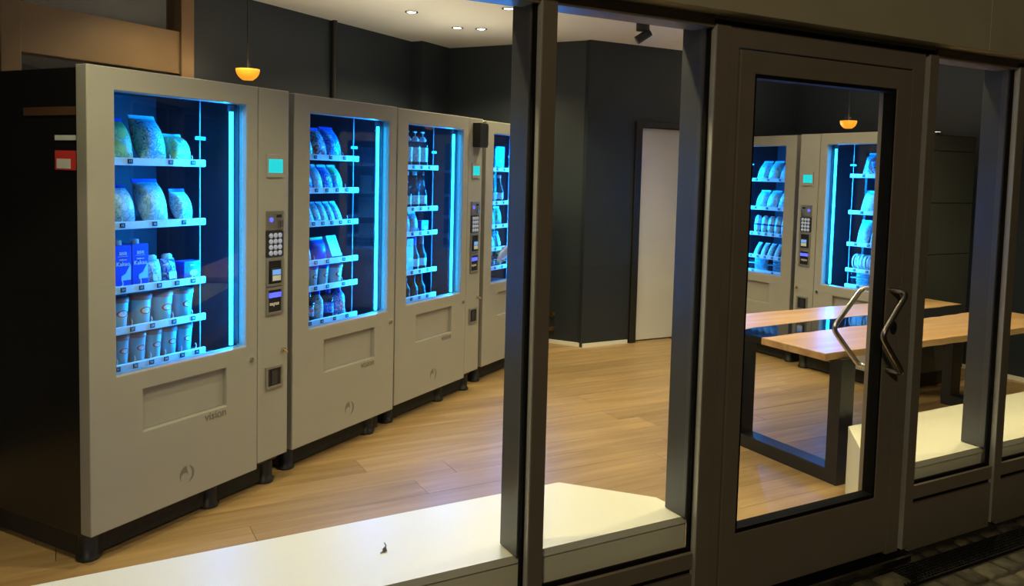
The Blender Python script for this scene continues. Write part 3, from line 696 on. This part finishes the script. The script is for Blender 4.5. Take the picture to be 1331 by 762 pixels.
def ring_pack(r_, w_):
    t = empty('ring_pack')
    for i in range(4):
        pts = [(-w_/2+w_*i/3, r_*math.cos(a)*.9, r_+r_*math.sin(a)) for a in [2*math.pi*k/16 for k in range(17)]]
        MB().tube(pts, .0065, 'p_white', 8).build('ring', t)
    MB().box((-w_/2-.004, -.004, .0), (w_/2+.004, .004, r_*2), 'p_pale').build('card', t); return t
ORD = ('first', 'second', 'third', 'fourth', 'fifth', 'sixth')
SH = ('top shelf', 'second shelf', 'third shelf', 'fourth shelf', 'fifth shelf', 'bottom shelf')
def goods(mach, X, rails, k, items, mname, mirror=False):
    n = len(items)
    for j, (o, x, y, tilt, desc, cat) in enumerate(items):
        place(o, mach, X, x, rails[k]+.0015, y, tilt)
        pos = j if not mirror else n-1-j
        side = f'{ORD[pos]} from left on ' if n > 1 else 'on '
        tag(o, f'{desc}, {side}{SH[k]} of {mname}', cat, f'goods in {mname}')
T = R(-24)
N1 = 'nearest machine'
goods(m1, X1, RZ1, 0, [(snack_bag(.135, .17, .10, 'f_yellow', 'p_blue'), .265, .19, T, 'yellow green snack bag', 'snack'), (snack_bag(.125, .19, .10, 'f_cyan', 'p_cyan'), .427, .19, T, 'pale mottled snack bag', 'snack'), (snack_bag(.105, .125, .09, 'f_yellow', 'p_cyan'), .563, .19, R(-32), 'slumped blue yellow snack bag', 'snack')], N1)
goods(m1, X1, RZ1, 1, [(snack_bag(.115, .15, .10, 'f_pale', 'p_navy'), .28, .19, T, 'pale snack bag', 'snack'), (snack_bag(.12, .175, .10, 'f_pale', 'p_blue'), .435, .19, T, 'pale green snack bag', 'snack'), (snack_bag(.08, .13, .08, 'f_cyan', 'p_blue'), .58, .19, T, 'bright mottled snack bag', 'snack')], N1)
goods(m1, X1, RZ1, 2, [(carton(.074, .168, .065), .245, .175, 0, 'tall blue cocoa drink carton', 'carton'), (carton(.074, .168, .065), .323, .175, 0, 'tall blue cocoa drink carton', 'carton'), (spout_pouch(.072, .095, .05), .412, .18, R(-8), 'shiny blue drink pouch', 'pouch'), (spout_pouch(.068, .095, .05, 'f_blue'), .489, .18, R(-8), 'blue drink pouch with pale cap', 'pouch'), (small_box(.085, .078, .06), .580, .175, 0, 'small deep blue box', 'box')], N1)
goods(m1, X1, RZ1, 3, [(tub(.0455, .118), x, .185, 0, 'large pale blue dessert tub', 'tub') for x in (.246, .351, .454, .559)], N1)
goods(m1, X1, RZ1, 4, [(tub(.0355, .115), x, .18, 0, 'slim pale blue dessert tub', 'tub') for x in (.255, .332, .407, .483, .563)], N1)
N2 = 'second left machine'
goods(m2, X2, RZ2, 0, [(snack_bag(.09, .14, .06, 'f_green', 'p_blue'), .30, .19, T, 'blue green snack bag', 'snack'), (snack_bag(.10, .155, .07, 'f_red', 'p_blue'), .40, .19, T, 'red and white snack bag', 'snack'), (snack_bag(.11, .165, .07, 'f_blue', 'p_blue'), .515, .19, T, 'bright blue snack bag', 'snack')], N2)
goods(m2, X2, RZ2, 1, [(snack_bag(.068, .13, .05, mm, 'p_pale'), x, .19, R(-26), ds, 'snack') for x, mm, ds in ((.31, 'f_blue', 'blue slim bag'), (.39, 'f_pale', 'pale slim bag'), (.47, 'f_blue', 'dark blue slim bag'), (.55, 'f_green', 'green slim bag'))], N2)
goods(m2, X2, RZ2, 2, [(stick(.045, .11, 'f_cyan'), x, .18, R(-30), 'thin pale snack stick', 'snack') for x in (.325, .383, .437, .492, .548)], N2)
goods(m2, X2, RZ2, 3, [(snack_bag(.07, .10, .05, 'f_pale'), .30, .19, T, 'pale snack bag', 'snack'), (snack_bag(.10, .105, .06, 'p_blue', 'p_green'), .395, .19, R(-12), 'blue snack bag with lime top', 'snack'), (small_box(.08, .12, .05, 'p_pale'), .515, .19, T, 'pale tilted box', 'box')], N2)
goods(m2, X2, RZ2, 4, [(tub(.034, .105, 'p_pale', 'p_blue'), .328, .18, 0, 'pale cup with blue lid', 'tub'), (tub(.034, .105, 'p_pale', 'p_blue'), .411, .18, 0, 'pale cup with blue lid', 'tub'), (tub(.045, .10, 'p_white', 'p_brownred'), .511, .185, 0, 'wide white tub', 'tub')], N2)
goods(m2, X2, RZ2, 5, [(bottle(.028, .15, 'p_clear', 'p_blue', 'f_red', .3), .306, .18, 0, 'clear drink bottle', 'bottle'), (bottle(.030, .15, 'f_cyan', 'p_blue', 'f_pale', .3), .375, .18, 0, 'pale drink bottle', 'bottle'), (bottle(.030, .15, 'p_clear', 'p_blue', 'f_blue', .3), .457, .18, 0, 'clear drink bottle', 'bottle'), (bottle(.036, .16, 'f_blue', 'p_blue', 'f_red', .3), .54, .18, 0, 'blue drink bottle', 'bottle')], N2)
N3 = 'third left machine'
goods(m3, X3, RZ3, 0, [(pump(.034, .22), x, .18, 0, 'clear bottle with white pump head', 'bottle') for x in (.36, .449, .535)], N3)
goods(m3, X3, RZ3, 1, [(bottle(.033, .225, 'p_clear', cc, 'f_pale', .5), x, .18, 0, 'slender clear bottle', 'bottle') for x, cc in ((.36, 'p_white'), (.449, 'p_cyan'), (.535, 'p_dark'))], N3)
goods(m3, X3, RZ3, 2, [(snack_bag(.075, .115, .05, 'f_pale'), .36, .18, R(-10), 'pale snack pack', 'snack'), (snack_bag(.075, .115, .05, 'f_grey'), .449, .18, R(-10), 'grey snack pack', 'snack'), (small_box(.08, .07, .05, 'p_blue'), .54, .18, 0, 'low deep blue box', 'box')], N3)
goods(m3, X3, RZ3, 3, [(small_box(.075, .20, .06, 'p_cyan'), .365, .18, 0, 'tall pale blue box', 'box'), (bottle(.034, .205, 'p_dark', 'p_blue', 'p_pale', .5, 'wine_bottle'), .455, .18, 0, 'dark wine bottle with blue capsule', 'bottle'), (bottle(.034, .205, 'p_dark', 'p_pink', 'p_pale', .5, 'wine_bottle'), .540, .18, 0, 'dark wine bottle with pink capsule', 'bottle')], N3)
goods(m3, X3, RZ3, 4, [(bottle(.032, .13, 'p_black', 'p_dark', 'p_dark', .5), x, .18, 0, 'small black bottle', 'bottle') for x in (.36, .449, .535)], N3)
N4 = 'far left machine'
goods(m4, X4, RZ4, 0, [(small_box(.14, .17, .06, 'p_blue'), .49, .19, 0, 'tall blue box', 'box')], N4)
goods(m4, X4, RZ4, 1, [(bottle(.034, .20, 'p_clear', 'p_white', 'f_cyan', .5), x, .18, 0, 'slim clear bottle', 'bottle') for x in (.42, .52)], N4)
goods(m4, X4, RZ4, 2, [(snack_bag(.09, .125, .05, 'f_green'), x, .19, R(-8), 'green snack pack', 'snack') for x in (.42, .53)], N4)
goods(m4, X4, RZ4, 3, [(spout_pouch(.075, .10, .05, 'f_cyan'), x, .19, R(-8), 'pale drink pouch', 'pouch') for x in (.42, .52)], N4)
goods(m4, X4, RZ4, 4, [(bottle(.03, .105, 'p_clear', 'p_green', 'f_green', .4), x, .18, 0, 'short clear bottle', 'bottle') for x in (.42, .52)], N4)
N5 = 'left rear row machine'
goods(m5, X5, RZ5, 0, [(snack_bag(.105, .165, .07, 'f_pale', 'p_cyan'), x, .20, R(-28), 'pale sandwich pack', 'snack') for x in (.30, .43, .555)], N5, True)
goods(m5, X5, RZ5, 1, [(snack_bag(.11, .15, .07, mm, 'p_cyan'), x, .20, R(-26), ds, 'snack') for x, mm, ds in ((.30, 'f_cyan', 'mottled sandwich pack'), (.43, 'f_pale', 'pale sandwich pack'), (.555, 'f_grey', 'grey sandwich pack'))], N5, True)
goods(m5, X5, RZ5, 2, [(wrap_roll(.034, .15, 'f_pale'), x, .18, R(-10), 'pale rolled wrap', 'wrap') for x in (.26, .335, .41, .485, .565)], N5, True)
goods(m5, X5, RZ5, 3, [(stick(.05, .115, 'f_grey'), x, .18, R(-30), 'thin snack stick', 'snack') for x in (.26, .335, .41, .485, .565)], N5, True)
goods(m5, X5, RZ5, 4, [(tray_pack(.18, .075, .12, 'f_pale'), x, .20, 0, 'low wide food tray', 'tray') for x in (.3, .51)], N5, True)
N6 = 'right rear row machine'
goods(m6, X6, RZ6, 0, [(snack_bag(.13, .17, .08, 'f_red', 'p_cyan'), x, .20, R(-24), 'large blue red snack bag', 'snack') for x in (.36, .52)], N6, True)
goods(m6, X6, RZ6, 1, [(snack_bag(.13, .16, .08, 'f_grey', 'p_cyan'), x, .20, R(-24), 'large grey snack bag', 'snack') for x in (.36, .52)], N6, True)
goods(m6, X6, RZ6, 2, [(snack_bag(.10, .17, .06, 'f_grey'), x, .20, R(-18), 'tall pale snack pack', 'snack') for x in (.32, .44, .555)], N6, True)
goods(m6, X6, RZ6, 3, [(ring_pack(.055, .075), x, .20, 0, 'pack of white rings', 'ring pack') for x in (.34, .45, .555)], N6, True)
goods(m6, X6, RZ6, 4, [(tray_pack(.15, .075, .12, 'f_cyan'), x, .20, 0, 'low food tray', 'tray') for x in (.34, .52)], N6, True)
# crumpled clear film caught at the far left machine, brass fittings on the narrow wall
r_ = random.Random(5); bmf = MB(); vv = []; ff = []; n1, n2 = 8, 10
for i in range(n1+1):
    for k in range(n2):
        a = 2*math.pi*k/n2; t_ = i/n1; rr = (.02+.05*math.sin(math.pi*min(1, t_*.9+.05)))*r_.uniform(.8, 1.15)
        vv.append((.02+.17*t_, -.012+rr*.35*math.cos(a)-.03, .06*t_+rr*math.sin(a)*.7))
for i in range(n1):
    for k in range(n2): ff.append((i*n2+k, i*n2+(k+1) % n2, (i+1)*n2+(k+1) % n2, (i+1)*n2+k))
bmf._add(vv, ff, 'clear_plastic', True)
v = m4.matrix_world @ Vector((.09, -.012, .875)); o = bmf.build('plastic_film', None, v, TH); tag(o, 'crumpled clear plastic film stuck on the far left machine', 'plastic film')
v = UN(4.57, .30, 0); t = empty('wall_lock', (v.x, v.y, .19), TH); tag(t, 'small brass lock pair low on the narrow dark wall', 'lock')
for z in (-.06, .06): MB().cyl((0, 0, z), (-.03, 0, z), .02, 'brass', 16).build('cylinder', t)
